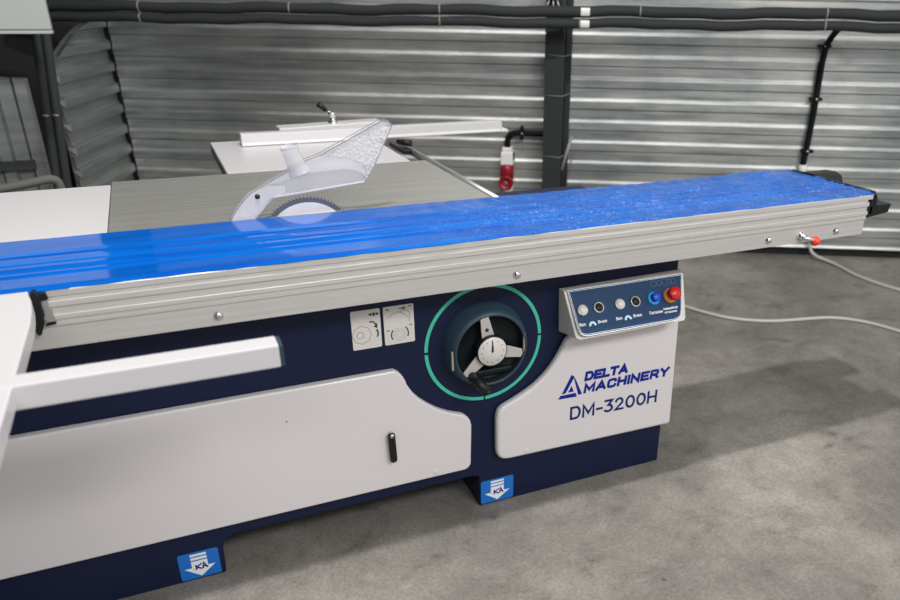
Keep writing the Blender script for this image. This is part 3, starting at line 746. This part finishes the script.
mb = MB(); mb.prism(upper, FR, .2610, .2622); mb.build('guard_crown', 'clear', go)
fin = [(.374, 1.015), (.545, 1.095), (.560, 1.093), (.568, 1.086), (.569, 1.077), (.517, .983), (.487, .938), (.493, .953), (.494, .974), (.476, .993), (.443, 1.006), (.410, 1.011)]
mb = MB(); mb.prism(fin, FR, .2585, .2610); lab(mb.build('guard_fin', 'clear_bubbly', go), 'mottled clear triangular fin')
rim = [(.140, .869), (.151, .888), (.168, .908), (.182, .922), (.196, .934), (.235, .955), (.284, .977), (.340, 1.006), (.374, 1.015), (.545, 1.095), (.560, 1.093), (.568, 1.086), (.569, 1.077), (.517, .983), (.487, .938), (.243, .917), (.224, .893), (.199, .869)]
mb = MB(); mb.stroke(rim, .0016, FR, .2560, .2600); mb.stroke(rim, .0016, FR, .2815, .2840); mb.build('guard_rim', 'clear_edge', go)
mb = MB(); mb.stroke([(.252, .9205), (.486, .942)], .0045, FR, .2560, .2585); mb.build('guard_lower_edge', 'clear_edge2', go)
sp_ = [(.3045, 1.042), (.306, 1.035), (.309, 1.022), (.313, 1.008), (.319, .990), (.324, .975)]
mb = MB(); mb.tube([(x, .270, z) for x, z in sp_], [.0225, .0220, .0215, .022, .026, .031], 28, False)
mb.lathe([(.0215, 0), (.0240, 0), (.0240, .005), (.0215, .005), (.0215, 0)], frame((.305, .27, 1.038), (-.24, 0, 1)), 28)
lab(mb.build('dust_port', 'clear_mid', go), 'upright clear dust spigot')
mb = MB(); mb.lathe([(0, .004), (.0060, .003), (.0065, 0)], frame((.211, .2560, .9255), (0, -1, 0)), 16); mb.build('pivot_bolt', 'ink', go)
mb = MB(); mb.prism([(.170, .79), (.190, .79), (.198, .860), (.195, .865), (.180, .866), (.170, .860)], FR, .2685, .2715); mb.build('riving_knife', 'steel', saw)

# sliding carriage --------------------------------------------------------
prof = [(.252, H - .0045), (-.1165, H - .0045), (-.118, H - .006), (-.118, .850), (-.1135, .848), (-.1135, .842), (-.120, .840), (-.120, .829), (-.1145, .8265), (-.1145, .815),
        (-.120, .812), (-.120, .803), (-.116, .801), (-.116, .796), (-.1185, .794), (-.1185, .789), (-.114, .786), (-.114, .741), (-.075, .741), (-.075, .795), (.252, .795)]
mb = MB(); mb.prism(prof, lambda u, v, d: (d, u, v), -1.3, 1.942)
sl = mb.build('sliding_rail', 'alu', saw)
# top lip that runs slightly longer
mb = MB(); mb.prism([(.250, H - .004), (-.118, H - .004), (-.118, .850), (.250, .850)], lambda u, v, d: (d, u, v), 1.942, 1.955); mb.build('rail_lip', 'alu', sl)
# protective film draped over the grooves
mb = MB(); nxx, vs, fs = 420, [], []
ys = []
y = .256
steps = [(.118, .0040), (.058, .0036), (.010, .0040), (-.029, .0036)]
ypts = [.2575, .2530, .22, .18, .15, .124, .119, .114, .108, .09, .063, .058, .053, .047, .03, .015, .010, .005, -.001, -.015, -.024, -.029, -.034, -.040, -.06, -.08, -.10, -.110, -.116]
nyy_ = len(ypts)
def groove(y):
    h = 0
    for c, d in steps:
        if abs(y - c) < .0065: h -= d * (1 if y > c - .001 else -.7)
    return h
rnd = random.Random(3)
ph = [rnd.uniform(0, 6.28) for _ in range(12)]
def wr(x, y):
    k = max(0, min(1, (x - .45) / .5)); e = max(0, min(1, (x - 1.45) / .4))
    v = k * .0009 * (math.sin(x * 61 + y * 90 + ph[0]) * math.sin(x * 23 - y * 47 + ph[1]) + .8 * math.sin(x * 117 + y * 31 + ph[2]))
    v += e * .0030 * abs(math.sin(x * 21 + y * 33 + ph[3]) * math.sin(x * 9 - y * 55 + ph[4]))
    v += e * .010 * math.exp(-((x - 1.80) / .07) ** 2 - ((y - .235) / .035) ** 2)
    return v
for i in range(nxx + 1):
    x = -1.3 + (1.962 + 1.3) * i / nxx
    for j, y in enumerate(ypts):
        yy = y
        if j == len(ypts) - 1:
            yy = -.1196 + .0030 * min(1, max(0, (x - .6) / .3)) + .0008 * math.sin(x * 19 + 1) + .0008 * math.sin(x * 53) + (.003 * max(0, math.sin(x * 4.1 + 2.0)) if -.2 < x < .75 else 0)
        if j == 0: yy = .2575 + .0008 * math.sin(x * 31)
        z = H + .0016 + groove(yy) + wr(x, yy)
        if j == nyy_ - 1: z = H - .0036
        elif j == nyy_ - 2: z = H + .0002
        vs.append((x, yy, z))
nyy = len(ypts)
for i in range(nxx):
    for j in range(nyy - 1):
        a = i * nyy + j; fs.append((a, a + nyy, a + nyy + 1, a + 1))
mb.add(vs, fs, False)
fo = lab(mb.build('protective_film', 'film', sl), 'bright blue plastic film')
so = fo.modifiers.new('solid', 'SOLIDIFY'); so.thickness = .0012; so.offset = -1
# end cap pieces
mb = MB(); mb.box(1.955, 1.972, -.112, .245, .797, .872); mb.prism([(1.972, .812), (1.985, .822), (1.985, .850), (1.972, .868)], FR, -.112, -.05)
mb.build('rail_end_plate', 'black', sl, .004)
mb = MB(); mb.prism([(.235, .840), (.235, .862), (.19, .874), (.145, .876), (.120, .868), (.105, .840)], lambda u, v, d: (d, u, v), 1.957, 2.065)
mb.build('end_stop', 'black', sl, .003)
mb = MB(); mb.prism([(1.950, .790), (2.040, .800), (2.048, .826), (1.950, .828)], FR, -.112, .00); mb.build('end_shelf', 'black', sl, .002)
for x_ in (.060, .765, 1.568, 1.829):
    mb = MB(); mb.lathe([(0, .0085), (.0055, .0085), (.0085, .006), (.0095, .002), (.011, 0)], frame((x_, -.114, .7625), (0, -1, 0)), 6 if False else 18); mb.build('rail_bolt', 'chrome', sl)
mb = MB(); mb.lathe([(0, .020), (.007, .020), (.007, .012), (.012, .012), (.013, 0)], frame((1.690, -.114, .763), (0, -1, 0)), 6); mb.lathe([(0, .03), (.006, .03), (.007, 0)], frame((1.69, -.126, .760), (.8, -1, -.15)), 12); mb.build('grease_fitting', 'chrome', sl)
mb = MB(); prf = [(0.0001, .0)] + [(.0145 * math.sin(PI * k / 10), .0145 - .0145 * math.cos(PI * k / 10)) for k in range(1, 10)] + [(0.0001, .029)]
mb.lathe(prf, frame((1.712, -.134, .7535), (.5, -1, -.1)), 20); lab(mb.build('red_cap', 'bell', sl), 'small red cap')
# dark wedge at the rail's left end
mb = MB(); mb.prism([(-.266, .866), (-.259, .868), (-.252, .857), (-.256, .800), (-.260, .792), (-.266, .778), (-.272, .778), (-.279, .80)], FR, -.132, -.112)
mb.prism([(-.256, .862), (-.242, .861), (-.240, .847), (-.256, .843)], FR, -.125, -.114); mb.build('rail_side_cap', 'black', sl, .0015)
mb = MB(); mb.stroke([(-.256, .794), (-.246, .796), (-.238, .7965)], .0035, FR, -.124, -.116); mb.build('cap_clip', 'black', sl)
mb = MB(); mb.prism([(-.254, .850), (-.243, .843), (-.236, .800), (-.252, .800)], FR, -.1225, -.1150); mb.build('cap_plate', 'steel', sl)

# crosscut outrigger ---------------------------------------------------------
mb = MB(); mb.prism([(-1.25, -1.30), (-.250, -1.30), (-.250, -.30), (-.254, -.23), (-.260, -.175), (-.269, -.134), (-.269, -.123), (-1.25, -.123)], lambda u, v, d: (u, v, d), .836, H + .0005); cc = mb.build('crosscut_table', 'white_soft', saw, .003, 3)
mb = MB(); mb.box(-1.25, .1270, -.5685, -.5245, .8275, H + .001); bar = mb.build('cross_fence', 'white_soft', saw, .003, 3)
mb = MB(); mb.box(.1270, .1335, -.5675, -.5250, .8285, H); lab(mb.build('bar_end_cap', 'slate', bar, .002), 'dark end cap')
# slanted support arm and foot off to the left
mb = MB(); mb.tube([(-.9, -1.1, .83), (-.9, -.02, .35)], .022, 12); mb.build('support_strut', 'white_soft', saw)

# ================================================================== LIGHT
def area(name, loc, target, sx, sy, power, col=(1, 1, 1)):
    l = bpy.data.lights.new(name, 'AREA'); l.shape = 'RECTANGLE'; l.size = sx; l.size_y = sy; l.energy = power; l.color = col
    o = bpy.data.objects.new(name, l); COL.objects.link(o); o.location = loc
    o.rotation_euler = (Vector(target) - Vector(loc)).to_track_quat('-Z', 'Y').to_euler(); return o
area('key_fill_light', (.43, -.33, 4.0), (.6, -.2, 0), .12, .15, 104, (1, .97, .93))
area('key_fill_light', (2.2, -4.5, 4.2), (1.6, 1.0, .5), 2.4, .9, 160, (1, .98, .96))  # added fill behind the camera, brightens the front panels
area('key_fill_light', (-1.0, -5.2, 4.2), (0, 0, .5), 2.4, .9, 60, (1, .98, .96))  # weaker added fill from behind left, no visible source
w = bpy.data.worlds.new('hall'); SC.world = w; w.use_nodes = True
nt = w.node_tree; bg = nt.nodes['Background']
tc = nt.nodes.new('ShaderNodeTexCoord'); sx = nt.nodes.new('ShaderNodeSeparateXYZ'); nt.links.new(tc.outputs['Generated'], sx.inputs[0])
r = nt.nodes.new('ShaderNodeValToRGB'); mrg = nt.nodes.new('ShaderNodeMapRange'); mrg.inputs['From Min'].default_value = -1; mrg.inputs['From Max'].default_value = 1
mm = nt.nodes.new('ShaderNodeMath'); mm.operation = 'MULTIPLY_ADD'; mm.inputs[1].default_value = .75
m2_ = nt.nodes.new('ShaderNodeMath'); m2_.operation = 'MULTIPLY'; m2_.inputs[1].default_value = -.65
nt.links.new(sx.outputs[1], m2_.inputs[0]); nt.links.new(sx.outputs[0], mm.inputs[0]); nt.links.new(m2_.outputs[0], mm.inputs[2])
nt.links.new(mm.outputs[0], mrg.inputs['Value']); nt.links.new(mrg.outputs[0], r.inputs[0])
r.color_ramp.elements[0].position = .38; r.color_ramp.elements[0].color = (.055, .075, .08, 1)
r.color_ramp.elements[1].position = .86; r.color_ramp.elements[1].color = (.80, .79, .78, 1)
nt.links.new(r.outputs[0], bg.inputs['Color']); bg.inputs['Strength'].default_value = 1.0

# ================================================================== CAMERA
cd = bpy.data.cameras.new('camera'); cam = bpy.data.objects.new('camera', cd); COL.objects.link(cam); SC.camera = cam
cam.matrix_world = Matrix(((0.9057400, 0.1719527, -0.3873854, 0.0000000), (-0.4235631, 0.3998979, -0.8128198, -1.7850000), (0.0151481, 0.9002855, 0.4350363, 1.3900000), (0.0000000, 0.0000000, 0.0000000, 1.0000000)))
cd.lens = 30.7640; cd.shift_x = -0.08531; cd.shift_y = 0.07599
cd.sensor_width = 36; cd.clip_start = .02
cd.dof.use_dof = True; cd.dof.focus_distance = 2.05; cd.dof.aperture_fstop = 3.0
vs_ = SC.view_settings; vs_.view_transform = 'Standard'; vs_.look = 'None'; vs_.gamma = 1; vs_.exposure = .0; vs_.use_curve_mapping = False
